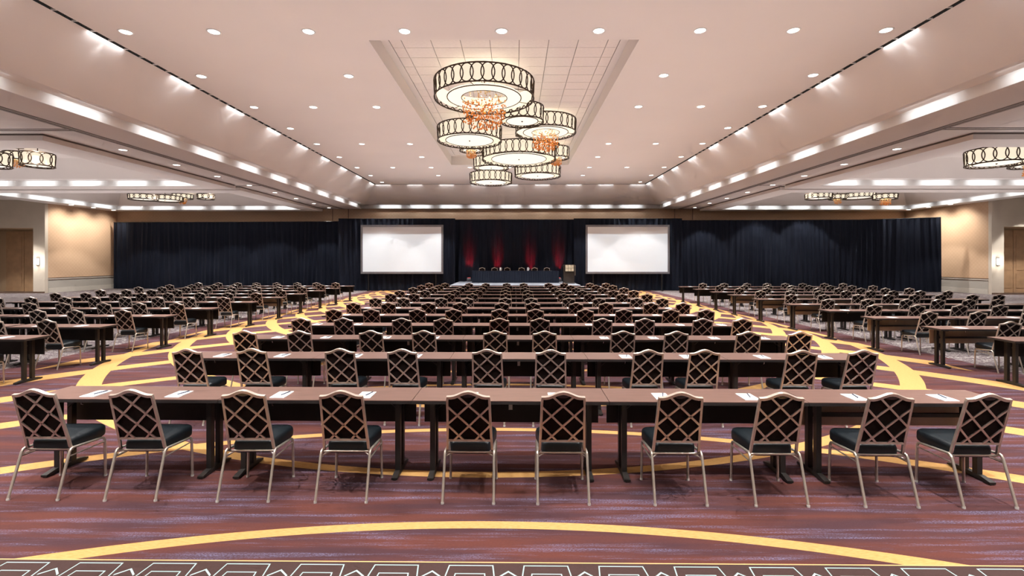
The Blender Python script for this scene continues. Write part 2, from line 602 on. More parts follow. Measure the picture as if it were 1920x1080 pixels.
for sx in (-1, 1):
    off = -0.25
    xi = XC + sx * (W3 + 0.04)
    bi = off + sx * BX_IN
    xo = XLO if sx < 0 else XRO
    bo = XL if sx < 0 else XR
    soffit(xi, bi + sx * 0.02, Y_NEAR, Y_FAR)
    soffit(bi, xo, Y_NEAR, BAYS[0][0] + 0.02)
    soffit(bi, bo, BAYS[0][1] - 0.02, BAYS[1][0] + 0.02)
    soffit(bi, bo, BAYS[1][1] - 0.02, Y_FAR)
    soffit(bo, xo, BAYS[0][0], Y_FAR)
    for (ya, yb) in BAYS:
        hi, ho = off + sx * HX_IN, off + sx * HX_OUT
        fo = bo
        # dropped frame: four beams
        mb = MB()
        ha, hb = ya + 0.97, yb - 0.95
        for p, q, r_, t in ((bi, hi, ya, yb), (ho, fo, ya, yb), (hi, ho, ya, ha), (hi, ho, hb, yb)):
            mb.box(min(p, q), max(p, q), r_, t, Z_FRAME, Z_SOF - 0.055)
        mb.build('bay_frame', 'ceiling_paint', ceil)
        mb = MB()
        for p, q, r_, t in ((bi + sx * 0.03, hi, ya + 0.03, yb - 0.03), (ho, fo, ya + 0.03, yb - 0.03), (hi, ho, ya + 0.03, ha), (hi, ho, hb, yb - 0.03)):
            mb.box(min(p, q), max(p, q), r_, t, Z_SOF - 0.055, Z_SOF + 0.03)
        mb.build('shadow_gap', 'track_metal', ceil)
        # lit fascia inside the opening, ledge, slope and upper panel
        zl = Z_FRAME + 0.265
        mb = MB()
        e = 0.03
        for p, q, r_, t in ((hi, hi + sx * e, ha, hb), (ho - sx * e, ho, ha, hb), (hi, ho, ha, ha + e), (hi, ho, hb - e, hb)):
            mb.box(min(p, q), max(p, q), r_, t, Z_FRAME + 0.004, zl)
        mb.build('bay_fascia', 'fascia_paint', ceil)
        L = 0.5
        mb = MB()
        for p, q, r_, t in ((hi - sx * e, hi + sx * L, ha - e, hb + e), (ho - sx * L, ho + sx * e, ha - e, hb + e), (hi + sx * L, ho - sx * L, ha - e, ha + L), (hi + sx * L, ho - sx * L, hb - L, hb + e)):
            mb.box(min(p, q), max(p, q), r_, t, zl, zl + 0.03)
        mb.build('bay_ledge', 'ceiling_paint', ceil)
        zu = 6.55
        A = [(hi + sx * L, ha + L), (ho - sx * L, ha + L), (ho - sx * L, hb - L), (hi + sx * L, hb - L)]
        q2 = 1.5
        B = [(hi + sx * q2, ha + q2), (ho - sx * q2, ha + q2), (ho - sx * q2, hb - q2), (hi + sx * q2, hb - q2)]
        mb = MB()
        for k in range(4):
            a, b = A[k], A[(k + 1) % 4]
            c, d = B[(k + 1) % 4], B[k]
            mb.quad((a[0], a[1], zl), (b[0], b[1], zl), (c[0], c[1], zu), (d[0], d[1], zu))
        mb.build('bay_slope', 'ceiling_paint', ceil)
        MB().box(min(B[0][0], B[1][0]), max(B[0][0], B[1][0]), B[0][1], B[2][1], zu, zu + 0.04).build('bay_panel', 'ceiling_paint', ceil)
    # partition tracks
    for dx in (-0.085, 0.085):
        xt = off + sx * 12.2 + dx
        MB().box(xt - 0.055, xt + 0.055, Y_NEAR, Y_FAR, Z_SOF - 0.012, Z_SOF).build('partition_track', 'track_metal', ceil)
    for yt in (13.45, 13.6, 23.78):
        a, b = sorted((off + sx * 12.3, xo if yt < 20 else bo))
        MB().box(a, b, yt - 0.03, yt + 0.03, Z_SOF - 0.012, Z_SOF).build('partition_track', 'track_metal', ceil)

# walls
TOP = Z_SOF + 0.04
far = structure('wall_far', MB().box(XL - 0.2, XR + 0.2, Y_FAR, Y_FAR + 0.2, 0, TOP), 'wallpaper')
for xs_ in (-13.2, -12.05, 11.6, 12.9):
    MB().box(xs_ - 0.02, xs_ + 0.02, Y_FAR - 0.012, Y_FAR, 0, TOP).build('panel_seam', 'rail_wood', far)
structure('wall_near', MB().box(XLO, XRO, Y_NEAR - 0.2, Y_NEAR, 0, 7.3), 'wall_cream')
for side, xw, sx, xo in (('left', XL, -1, XLO), ('right', XR, 1, XRO)):
    yc = Y_ALC if side == 'left' else 28.5
    a, b = sorted((xw, xw + sx * 0.25))
    wl = structure('wall_' + side, MB().box(a, b, yc + 0.2, Y_FAR, 0, TOP), 'wallpaper')
    t = 0.02
    ins = lambda p: sorted((xw, xw - sx * p))
    p = ins(0.012)
    MB().box(p[0], p[1], yc + 0.2, Y_FAR, 0.30, 0.80).build('wainscot_panel', 'wainscot', wl)
    p = ins(0.03)
    MB().box(p[0], p[1], yc + 0.2, Y_FAR, 0.80, 0.83).build('chair_rail', 'rail_wood', wl)
    MB().box(p[0], p[1], yc + 0.2, Y_FAR, 0.91, 0.94).build('chair_rail', 'rail_wood', wl)
    p = ins(0.02)
    MB().box(p[0], p[1], yc + 0.2, Y_FAR, 0.83, 0.91).build('rail_band', 'base_white', wl)
    p = ins(0.03)
    bb = structure('baseboard_' + side, MB().box(p[0], p[1], yc + 0.2, Y_FAR, 0, 0.30), 'base_white')
    # pier and alcove facing the viewer
    xp = xw + sx * 0.72
    a, b = sorted((xw, xp))
    al = structure('wall_alcove_' + side, MB().box(a, b, yc, yc + 0.2, 0, TOP), 'wall_cream')
    a, b = sorted((xp, xo))
    MB().box(a, b, yc, yc + 0.2, 4.02, TOP).build('header', 'wall_cream', al)
    MB().box(a, b, yc + 1.6, yc + 1.8, 0, 4.3).build('recess_wall', 'wall_tan', al)
    MB().box(a, b, yc + 0.2, yc + 1.6, 4.02, 4.1).build('recess_ceiling', 'wall_tan', al)
    a, b = sorted((xp, xp - sx * 0.12))
    MB().box(a, b, yc + 0.2, yc + 1.6, 0, 4.1).build('recess_side', 'wall_tan', al)
    MB().box(min(xw, xo), max(xw, xo), yc - 0.02, yc, 0, 0.10).build('skirting', 'rail_wood', al)
    # wide door in the alcove
    dr = structure('door_1' if side == 'left' else 'door_2')
    x_a = xp + sx * 0.95
    for k in range(2):
        a, b = sorted((x_a + sx * 1.2 * k, x_a + sx * (1.2 * k + 1.17)))
        lf = MB().box(a, b, yc + 1.54, yc + 1.6, 0.01, 3.9).build('door_leaf', 'door_wood', dr)
        MB().box(a + 0.15, b - 0.15, yc + 1.525, yc + 1.54, 0.3, 1.2).build('door_panel', 'door_wood', lf)
        MB().box(a + 0.15, b - 0.15, yc + 1.525, yc + 1.54, 1.4, 3.6).build('door_panel', 'door_wood', lf)
    a, b = sorted((xo, xo + sx * 0.2))
    structure('wall_outer_' + side, MB().box(a, b, Y_NEAR, yc + 1.8, 0, TOP), 'wall_cream')

# ------------------------------------------------------------------ recessed lights and cove spots
ring_me = MB().lathe([(0.150, 0.0), (0.150, -0.008), (0.120, -0.012), (0.115, 0.0)], 24, True, False).mesh('trim_ring', 'fascia_paint')
lens_me = MB().lathe([(0.117, -0.004), (0.110, -0.010), (0.06, -0.014), (0.001, -0.015)], 24, True, False).mesh('lens', 'lamp_lens')
SPOT_T = dict(spot_size=math.radians(82), spot_blend=0.22, shadow_soft_size=0.09)


def downlight(x, y, z, label, group, power, vis):
    SPOT = SPOT_T
    nm = 'downlight_beam'
    if vis:
        o = thing('recessed_downlight', label, 'ceiling light', (x, y, z), 0, group)
        put('trim_ring', ring_me, o)
        put('lens', lens_me, o)
        lamp(nm, 'SPOT', (0, 0, -0.05), power, WARM, aim=(0, 0, -1), parent=o, **SPOT)
    else:
        put('downlight_lens', lens_me, ceil, (x, y, z))
        lamp(nm, 'SPOT', (x, y, z - 0.05), power, WARM, aim=(0, 0, -1), **SPOT)


COLS = [-8.70, -6.72, -4.6, -2.45, -0.285, 1.88, 4.13, 6.20, 8.25]
ROWS = [(-2.6, 0), (0.1, 1), (2.75, 0), (5.4, 1), (8.05, 2), (10.7, 0), (13.3, 1), (16.0, 0), (18.6, 2), (21.1, 0), (23.8, 1), (26.5, 0), (29.0, 1), (31.5, 2)]
vrow = 0
for (y, kind) in ROWS:
    vis = y > 10
    if vis:
        vrow += 1
    cols = COLS if kind == 0 else ([COLS[0], COLS[2], COLS[6], COLS[8]] if kind == 1 else [COLS[0], COLS[8]])
    cols = [x for x in cols if not (CX0 - 0.3 < x < CX1 + 0.3 and CY0 - 0.2 < y < CY1 + 0.2)]
    for i, x in enumerate(cols):
        downlight(x, y, Z_TRAY, 'recessed round downlight in tray ceiling, %s row from front, %s from left' % (ORD[max(vrow, 1)], ORD[i + 1]),
                  'downlights in the tray ceiling', P_TRAY, vis)
for sx, nm in ((-1, 'left'), (1, 'right')):
    k = 0
    for i in range(-3, 8):
        y = 16.0 + 2.55 * i
        vis = i >= 0
        if y > 34.3 or i == -1:
            continue
        k += vis
        downlight(-0.2 + sx * 12.9, y, Z_SOF - 0.0, 'recessed downlight beside the %s partition track, %s from the viewer' % (nm, ORD[max(k, 1)]),
                  'downlights in the soffits', P_SOFFIT, vis)
for sx in (-1, 1):
    # slot wall-washers
    for i in range(13):
        y = 0.5 + 2.6 * i
        if y > 32.6:
            continue
        lamp('slot_spot', 'AREA', (XC + sx * (W1 + SG * 0.5), y + 0.2, Z_TRAY - 0.012), P_SLOT, COOL, aim=(sx * 0.6, 0, -0.8),
             shape='RECTANGLE', size=1.0, size_y=0.06, spread=math.radians(130))
        lamp('slot_beam', 'SPOT', (XC + sx * (WS + 0.02), y + 0.2, Z_TRAY - 0.10), 5, COOL, aim=(sx * 0.72, 0, -0.70),
             spot_size=math.radians(60), spot_blend=1.0, shadow_soft_size=0.05)
        lamp('cove_spot', 'AREA', (XC + sx * (W3 - 0.30), y + 1.2, Z_LEDGE - 0.012), P_COVE, COOL, aim=(sx * 0.72, 0, -0.7),
             shape='RECTANGLE', size=1.45, size_y=0.06, spread=math.radians(140))
for i in range(9):
    x = -0.285 + (i - 4) * 2.16
    lamp('slot_spot', 'AREA', (x, YS + SG * 0.5, Z_TRAY - 0.012), P_SLOT, COOL, aim=(0, 0.6, -0.8))
    lamp('cove_spot', 'AREA', (x, YF - 0.30, Z_LEDGE - 0.012), P_COVE, COOL, aim=(0, 0.8, -0.6))
for sx in (-1, 1):
    off = -0.25
    for (ya, yb) in BAYS:
        ha, hb = ya + 0.97, yb - 0.95
        hi, ho = off + sx * HX_IN, off + sx * HX_OUT
        zl = Z_FRAME + 0.255
        for k in range(6):
            x = hi + sx * (1.1 + 2.16 * k)
            lamp('cove_spot', 'AREA', (x, hb - 0.33, zl), P_COVE, COOL, aim=(0, 0.8, -0.6))
        for k in range(4):
            y = ha + 1.0 + 2.1 * k
            lamp('cove_spot', 'AREA', (ho - sx * 0.33, y, zl), P_COVE, COOL, aim=(sx * 0.8, 0, -0.6))
        cx, cy = (hi + ho) / 2, (ha + hb) / 2
        for (u, v_) in ((-4.5, -2.0), (-1.5, -2.0), (1.5, -2.0), (4.5, -2.0), (-4.5, 1.7), (-1.5, 1.7), (1.5, 1.7), (4.5, 1.7)):
            lamp('bay_downlight', 'SPOT', (cx + u, cy + v_, 6.5), P_SOFFIT * 1.5, WARM, aim=(0, 0, -1), **SPOT_T)
            put('downlight_lens', lens_me, ceil, (cx + u, cy + v_, 6.55))
    for (x, y) in ((30.0, 27.2), (32.0, 27.2)):  # extra downlights added to brighten the piers and alcove headers
        lamp('bay_downlight', 'SPOT', (sx * x, y, Z_SOF - 0.05), P_SOFFIT * 1.5, WARM, aim=(0, 0, -1))
        put('downlight_lens', lens_me, ceil, (sx * x, y, Z_SOF))
    # near part of the side floors, beside and behind the viewer
    for (x, y) in ((17, 4), (24, 4), (17, 10), (24, 10)):
        lamp('bay_downlight', 'SPOT', (sx * x, y, Z_SOF - 0.05), P_SOFFIT * 1.5, WARM, aim=(0, 0, -1))
        put('downlight_lens', lens_me, ceil, (sx * x, y, Z_SOF))
# wall washers above the papered side walls
for sx, xw in ((-1, XL), (1, XR)):
    for y in (30.3, 31.9, 33.5):
        lamp('wall_washer', 'SPOT', (xw - sx * 1.6, y, Z_FRAME - 0.03), 330, (1.0, 0.93, 0.84), aim=(sx * 0.62, 0, -0.75),
             spot_size=math.radians(95), spot_blend=1.0, shadow_soft_size=0.1)
        put('downlight_lens', lens_me, ceil, (xw - sx * 0.8, y, Z_FRAME))


# ------------------------------------------------------------------ chandeliers
def drum(label, x, y, z, dia, h, ceil_z, crystals=False, group=None, detail=True):
    R = dia / 2
    o = thing('drum_chandelier', label, 'chandelier', (x, y, z), random.uniform(0, 1), group)
    n = 48
    sh = MB()
    for r_ in (R * 0.955, R * 0.945):
        loops = [[(r_ * math.cos(2 * PI * k / n), r_ * math.sin(2 * PI * k / n), zz) for k in range(n)] for zz in (0.07, h - 0.012)]
        sh.loft(loops, False, True)
    shade = sh.build('shade', 'shade_linen', o)
    for nm, zz in (('bottom_rim', 0.0), ('top_rim', h)):
        MB().tube([(R * math.cos(2 * PI * k / n), R * math.sin(2 * PI * k / n), zz) for k in range(n)], 0.021, 6, True).build(nm, 'bronze', o)
    cnt = max(8, int(round(2 * PI * R / 0.285)))
    hw = 2 * PI * R / cnt * 0.65
    ring_pts = []
    for k in range(24):
        a = 2 * PI * k / 24
        u = hw * math.cos(a) / R
        rr = R + 0.012 * math.sin(a * 1.0)
        ring_pts.append((rr * math.sin(u), rr * math.cos(u), h / 2 + (h / 2 - 0.012) * math.sin(a)))
    rm = MB().tube(ring_pts, 0.017, 5, True).mesh('lattice_ring', 'bronze')
    for k in range(cnt):
        put('lattice_ring', rm, shade, None, 2 * PI * k / cnt)
    Rd = R * 0.745
    Ri = R * 0.46 if crystals else 0.0
    dz = 0.03
    df = MB()
    df.disc((0, 0, dz), Rd, 40, Ri)
    df.lathe([(Rd, dz), (Rd, dz + 0.05)], 40, True, False)
    diff = df.build('diffuser', 'diffuser_glass', o)
    MB().tube([(Rd * math.cos(2 * PI * k / 40), Rd * math.sin(2 * PI * k / 40), dz) for k in range(40)], 0.016, 6, True).build('diffuser_rim', 'bronze', diff)
    if crystals:
        MB().tube([(Ri * math.cos(2 * PI * k / 32), Ri * math.sin(2 * PI * k / 32), dz) for k in range(32)], 0.013, 6, True).build('inner_rim', 'bronze', diff)
        cm = MB()
        L = R * 0.62
        for k in range(int(330 * R)):
            rr = Ri * 0.96 * math.sqrt(random.random())
            a = random.uniform(0, 2 * PI)
            depth = L * (1.0 - 0.28 * (rr / Ri) ** 2)
            zz = 0.20 - random.random() ** 0.62 * (depth + 0.20)
            c = Vector((rr * math.cos(a), rr * math.sin(a), zz))
            q = random.uniform(0.018, 0.034)
            v = [c + Vector(d) * q for d in ((1, 0, 0), (0, 1, 0), (-1, 0, 0), (0, -1, 0), (0, 0, 1.3), (0, 0, -1.3))]
            cm.add(v, [(0, 1, 4), (1, 2, 4), (2, 3, 4), (3, 0, 4), (1, 0, 5), (2, 1, 5), (3, 2, 5), (0, 3, 5)])
        cr = cm.build('crystal_drops', 'amber_crystal', o)
        cr['kind'] = 'stuff'
        lamp('crystal_bulb', 'POINT', (0, 0, 0.12), round(26 * R * R, 2), (1, 0.86, 0.66), parent=o, shadow_soft_size=0.08)
    else:
        MB().lathe([(0.03, dz - 0.002), (0.028, dz - 0.02), (0.012, dz - 0.035), (0.002, dz - 0.04)], 12).build('finial', 'bronze', o)
    # spokes, rods and ceiling canopy
    sp = MB()
    for k in range(3):
        a = 2 * PI * k / 3
        sp.tube([(0, 0, h * 0.8), (R * 0.97 * math.cos(a), R * 0.97 * math.sin(a), h * 0.8)], 0.012, 5)
        sp.tube([(Rd * math.cos(a), Rd * math.sin(a), dz), (R * math.cos(a), R * math.sin(a), 0.0)], 0.010, 5)
    sp.build('spokes', 'bronze', o)
    if ceil_z - z > h:
        MB().tube([(0, 0, h * 0.8), (0, 0, ceil_z - z - 0.05)], 0.016, 6).build('rod', 'bronze', o)
        MB().lathe([(0.16, ceil_z - z - 0.008), (0.16, ceil_z - z - 0.05), (0.05, ceil_z - z - 0.08)], 20).build('canopy', 'bronze', o)
    if detail:
        lamp('drum_bulb', 'POINT', (0, 0, h * 0.75), P_DRUM * R, (1, 0.84, 0.62), parent=o, shadow_soft_size=R * 0.4)
    return o


def px(u, d):
    return (u - 964.5) * d / 900.0


def pz(v, d):
    return 2.06 + (487 - v) * d / 900.0


CG = 'drum chandeliers in the central coffer'
for lab, u, d, v, dia, h, cr in (
        ('largest drum chandelier, nearest the viewer, with amber crystals spilling from its open centre', 908, 14.2, 186, 2.93, 0.51, True),
        ('drum chandelier with solid glowing base at left, just below the largest one', 880.5, 18.6, 265, 2.47, 0.54, False),
        ('small drum chandelier tucked behind the right of the largest one', 979, 16.3, 229, 1.45, 0.50, False),
        ('drum chandelier with amber crystals at the right edge of the cluster', 1023, 18.6, 250, 2.33, 0.50, True),
        ('wide drum chandelier with solid glowing base in the middle of the cluster', 973, 21.4, 300, 3.28, 0.54, False),
        ('amber crystal drum chandelier half hidden behind the left one', 884, 20.4, 283, 1.0, 0.50, True),
        ('drum chandelier directly above the lowest left one', 921, 24.0, 316, 1.75, 0.50, False),
        ('lowest and farthest drum chandelier at left of the cluster', 920.5, 25.2, 343, 2.2, 0.48, False),
        ('farthest right drum chandelier under the wide middle one', 1008, 24.5, 331, 2.33, 0.48, False),
        ('amber crystal drum chandelier mostly hidden behind the wide middle one', 1043, 22.9, 297, 1.2, 0.50, True)):
    drum(lab, px(u, d), d, pz(v, d), dia, h, Z_COFF - 0.015, cr, CG)

BG = 'drum chandeliers in the side bays'
drum('small drum chandelier at the far left edge, right one of the near left bay', px(66, 17.3), 17.3, pz(311, 17.3), 0.95, 0.46, 6.55, False, BG)
drum('amber crystal chandelier between the drums of the near left bay', px(30, 19.0), 19.0, pz(300, 19.0), 0.9, 0.30, 6.55, True, BG)
drum('drum chandelier cut by the left edge of the picture', px(-30, 17.0), 17.0, pz(310, 17.0), 1.3, 0.46, 6.55, False, BG)
drum('drum chandelier hanging in the near right bay, left one of the pair', px(1864, 16.6), 16.6, pz(309, 16.6), 1.65, 0.50, 6.55, False, BG)
drum('amber crystal drum chandelier cut by the right edge of the picture', px(1935, 18.5), 18.5, pz(312, 18.5), 1.5, 0.46, 6.55, True, BG)
for lab, u, d, v, dia, cr in (
        ('leftmost low drum chandelier in the far left bay', 266, 27.0, 374, 1.4, False),
        ('wide low drum chandelier in the middle of the far left bay', 307, 29.6, 376, 1.9, False),
        ('third low drum chandelier of the far left bay, nearer the centre', 340, 31.6, 372, 1.2, True),
        ('separate small drum chandelier nearest the track in the far left bay', 384, 27.3, 373, 0.86, False),
        ('leftmost low drum chandelier in the far right bay', 1533, 27.2, 373, 1.35, False),
        ('amber crystal drum chandelier in the far right bay, second from the left', 1568, 29.4, 374, 0.95, True),
        ('wide low drum chandelier in the middle of the far right bay', 1606, 31.0, 372, 1.9, False),
        ('rightmost drum chandelier with amber crystals in the far right bay', 1657, 27.6, 374, 1.2, True)):
    drum(lab, px(u, d), d, pz(v, d), dia, 0.27, 6.55, cr, BG, False)

# sconces on the piers
for lab, x, y in (('lit glass wall sconce on the left pier beside the alcove', px(67, 29.4), Y_ALC), ('lit glass wall sconce on the right pier beside the alcove', px(1866, 28.5), 28.5)):
    s = thing('wall_sconce', lab, 'wall lamp', (x, y - 0.0, 1.75), 0, 'wall sconces')
    MB().box(-0.09, 0.09, -0.03, 0.0, -0.02, 0.42).build('back_plate', 'chrome', s)
    g = MB()
    g.lathe([(0.085, 0.02), (0.10, 0.05), (0.10, 0.36), (0.085, 0.39)], 16)
    gl = g.build('glass_shade', 'sconce_glass', s, (0, -0.13, 0))
    MB().tube([(0, -0.02, -0.01), (0, -0.13, -0.01), (0, -0.13, 0.02)], 0.014, 6).build('arm', 'chrome', s)
    lamp('sconce_bulb', 'POINT', (0, -0.45, 0.2), 26, (1, 0.93, 0.84), parent=s, shadow_soft_size=0.1)


# ------------------------------------------------------------------ drapes, screens, stage
def drape(label, path, height, amp, lam, z0=0.02, name='stage_drape', seed=0):
    rnd = random.Random(seed)
    pts = [Vector(p) for p in path]
    lens = [(pts[i + 1] - pts[i]).length for i in range(len(pts) - 1)]
    tot = sum(lens)
    n = int(tot / 0.045)
    ph = [rnd.uniform(0, 6.28) for _ in range(6)]
    rows = 9
    verts, faces = [], []
    for j in range(rows + 1):
        t = j / rows
        for i in range(n + 1):
            s = tot * i / n
            q, k = s, 0
            while k < len(lens) - 1 and q > lens[k]:
                q -= lens[k]
                k += 1
            d = (pts[k + 1] - pts[k]).normalized()
            nr = Vector((d.y, -d.x))
            base = pts[k] + d * q
            drift = 0.22 * (1 - t) * math.sin(s * 1.3 + ph[3]) * math.sin(s * 0.37 + ph[4])
            sd = s + drift
            wv = math.sin(2 * PI * sd / lam + 1.6 * math.sin(sd * 1.7 + ph[0])) * 0.6 + math.sin(2 * PI * sd / (lam * 0.43) + ph[1]) * 0.22 + math.sin(2 * PI * sd / (lam * 2.7) + ph[2]) * 0.5
            a = amp * (0.55 + 0.6 * (1 - t))
            # overlapping panel edges every few metres
            pe = math.exp(-((s + ph[5]) % 3.05) ** 2 / 0.02) * 0.05
            off = nr * (wv * a + pe)
            verts.append((base.x + off.x, base.y + off.y, z0 + (height - z0) * t))
    for j in range(rows):
        for i in range(n):
            a = j * (n + 1) + i
            faces.append((a, a + 1, a + n + 2, a + n + 1))
    m = MB()
    m.add(verts, faces, True)
    o = thing(name, label, 'drape', (0, 0, 0), 0, 'black drapes along the far wall')
    m.build('cloth', 'drape_cloth', o)
    rp = MB()
    rp.tube([(p.x, p.y, height - 0.01) for p in pts], 0.025, 6)
    rp.build('top_pipe', 'gap_black', o)
    return o


HD = 4.72
drape('long black pleated drape run at left, beneath the left papered wall', [(-28.55, 34.05), (-20, 33.75), (-11.75, 33.25)], HD, 0.095, 0.34, seed=1)
drape('black drape behind the left projection screen', [(-11.75, 32.0), (-3.95, 32.0)], HD + 0.08, 0.08, 0.36, seed=2)
drape('black drape behind the stage table, washed with red light', [(-4.4, 32.75), (4.4, 32.75)], HD + 0.08, 0.09, 0.36, seed=3)
drape('black drape behind the right projection screen', [(3.95, 32.0), (11.15, 32.0)], HD + 0.08, 0.08, 0.36, seed=4)
drape('long black pleated drape run at right, its end turned towards the viewer', [(11.2, 32.75), (23.4, 32.3), (26.9, 30.4)], HD + 0.02, 0.095, 0.34, seed=5)

for lab, xa, xb in (('blank white projection screen left of the stage', px(676, 31.7), px(831, 31.7)), ('blank white projection screen right of the stage', px(1098, 31.7), px(1255, 31.7))):
    zb, zt = 1.13, 4.36
    s = thing('projection_screen', lab, 'screen', ((xa + xb) / 2, 31.7, 0), 0, 'projection screens')
    hwid = (xb - xa) / 2
    f = 0.13
    fr = MB()
    fr.box(-hwid, -hwid + f, -0.02, 0.03, zb, zt).box(hwid - f, hwid, -0.02, 0.03, zb, zt)
    fr.box(-hwid + f, hwid - f, -0.02, 0.03, zb, zb + f).box(-hwid + f, hwid - f, -0.02, 0.03, zt - f, zt)
    fr.build('frame', 'screen_frame', s)
    MB().box(-hwid + f, hwid - f, 0.0, 0.02, zb + f, zt - f).build('screen_surface', 'screen_white', s)
    zc = zb + f + (zt - zb - 2 * f) * 0.845
    tl = [(-hwid + f + 2 * (hwid - f) * i / 12, -0.002, zc - 0.03 * math.sin(PI * i / 12)) for i in range(13)]
    bl = [(p[0], -0.002, zb + f + 0.01) for p in tl]
    MB().add(bl + tl, [(i, i + 1, 14 + i, 13 + i) for i in range(12)], True).build('projected_image', 'projected_light', s)
    for sx in (-1, 1):
        MB().box(sx * (hwid - 0.5) - 0.03, sx * (hwid - 0.5) + 0.03, 0.03, 0.08, 0, zt - 0.1).build('support_leg', 'gap_black', s)
        MB().box(sx * (hwid - 0.5) - 0.03, sx * (hwid - 0.5) + 0.03, -0.2, 0.16, 0.0, 0.04).build('support_foot', 'gap_black', s)

st = thing('stage_platform', 'low stage platform with pale grey deck below the head table', 'stage', (0.05, 29.85, 0))
MB().box(-3.75, 3.75, -2.4, 2.66, 0.56, 0.60).build('deck', 'stage_deck', st)
pan = MB().box(-0.93, 0.93, 0, 0.02, 0.0, 0.56).mesh('skirt_panel', 'panel_black')
for k in range(4):
    put('skirt_panel', pan, st, (-2.81 + 1.875 * k, -2.39, 0))
MB().box(-3.74, -3.72, -2.37, 2.66, 0, 0.56).build('side_skirt', 'panel_black', st)
MB().box(3.72, 3.74, -2.37, 2.66, 0, 0.56).build('side_skirt', 'panel_black', st)

ht = thing('head_table', 'long black skirted head table on the stage', 'table', (0.06, 30.7, 0.60))
MB().bbox(-2.76, 2.76, -0.33, 0.33, 0.73, 0.75, 0.004).build('table_cloth_top', 'drape_cloth', ht)
sk = MB()
out = []
per = [(-2.75, 0.32), (-2.75, -0.32), (2.75, -0.32), (2.75, 0.32)]
seg = []
for k in range(3):
    a, b = Vector(per[k]), Vector(per[k + 1])
    m_ = int((b - a).length / 0.03)
    for i in range(m_):
        p = a.lerp(b, i / m_)
        d = (b - a).normalized()
        seg.append(p + Vector((d.y, -d.x)) * (0.012 * math.sin(2 * PI * i / 5)))
seg.append(Vector(per[3]))
nn = len(seg)
sk.add([(p.x, p.y, 0.73) for p in seg] + [(p.x * 1.003, p.y * 1.01, 0.01) for p in seg], [(i, i + 1, nn + i + 1, nn + i) for i in range(nn - 1)], True)
sk.build('skirt', 'drape_cloth', ht)

pd = thing('lectern', 'dark wooden lectern with pale front plaque on the stage beside the head table', 'lectern', (px(1066, 29.6), 29.6, 0.60))
MB().bbox(-0.36, 0.36, -0.25, 0.25, 0.0, 0.06, 0.01).build('base', 'podium_wood', pd)
MB().box(-0.33, 0.33, -0.22, 0.22, 0.06, 1.02).build('body', 'podium_wood', pd)
pt = MB()
pt.add([(-0.36, -0.26, 1.02), (0.36, -0.26, 1.02), (0.36, 0.28, 1.02), (-0.36, 0.28, 1.02), (-0.36, -0.26, 1.17), (0.36, -0.26, 1.17), (0.36, 0.28, 1.05), (-0.36, 0.28, 1.05)],
       [(0, 3, 2, 1), (4, 5, 6, 7), (0, 1, 5, 4), (1, 2, 6, 5), (2, 3, 7, 6), (3, 0, 4, 7)])
pt.build('reading_top', 'podium_wood', pd)
pl = MB().box(-0.22, 0.28, -0.285, -0.262, 0.76, 1.14).build('plaque', 'podium_plate', pd)
for k in range(1, 3):
    MB().box(-0.22 + k * 0.1667 - 0.008, -0.22 + k * 0.1667 + 0.008, -0.290, -0.285, 0.76, 1.14).build('plaque_line', 'podium_wood', pl)
MB().box(-0.22, 0.28, -0.290, -0.285, 0.94, 0.956).build('plaque_line', 'podium_wood', pl)
MB().box(0.36, 0.39, -0.24, -0.18, 0.5, 1.12).build('side_trim', 'chrome', pd)

for i, xu in enumerate((-3.06, -1.14, 1.10, 3.02)):
    nm = ('leftmost red stage uplight left of the head table', 'red stage uplight behind the second stage chair', 'red stage uplight behind the fifth stage chair', 'rightmost red stage uplight beside the lectern')[i]
    u = thing('stage_uplight', nm, 'stage light', (xu, 32.25, 0.60), 0, 'red uplights on the stage')
    MB().box(-0.16, 0.16, -0.12, 0.12, 0.0, 0.03).build('base_plate', 'uplight_grey', u)
    MB().lathe([(0.10, 0.06), (0.13, 0.10), (0.13, 0.24), (0.11, 0.25)], 16).build('housing', 'uplight_grey', u)
    MB().disc((0, 0, 0.252), 0.105, 16).build('lens', 'uplight_lens', u)
    MB().box(-0.15, -0.135, -0.03, 0.03, 0.03, 0.17).build('yoke', 'uplight_grey', u)
    MB().box(0.135, 0.15, -0.03, 0.03, 0.03, 0.17).build('yoke', 'uplight_grey', u)
    lamp('uplight_beam', 'SPOT', (0, 0, 0.27), 1150, (1.0, 0.012, 0.025), aim=(0, 0.44, 1), parent=u, spot_size=math.radians(36), spot_blend=0.9, shadow_soft_size=0.08)

for i, u_ in enumerate((938.4, 989.7)):
    p = thing('water_pitcher', ('pale water pitcher left of centre on the head table', 'pale water pitcher right of centre on the head table')[i], 'pitcher', (px(u_, 30.7), 30.7, 1.35), 0, 'pitchers on the head table')
    MB().lathe([(0.05, 0.0), (0.065, 0.02), (0.06, 0.12), (0.045, 0.19), (0.055, 0.23)], 14).build('body', 'pitcher', p)
    MB().tube([(0.05, 0, 0.19), (0.10, 0, 0.17), (0.10, 0, 0.08), (0.06, 0, 0.05)], 0.008, 6).build('handle', 'pitcher', p)


# ------------------------------------------------------------------ banquet chairs
def yb(z):
    return -0.105 - (z - 0.46) * 0.27


def crown(x):
    t = max(0.0, 1 - abs(x) / 0.150)
    return 0.895 + 0.047 * (t * t * (3 - 2 * t))


def half_w(z):
    return 0.190 - (z - 0.46) / 0.435 * 0.012


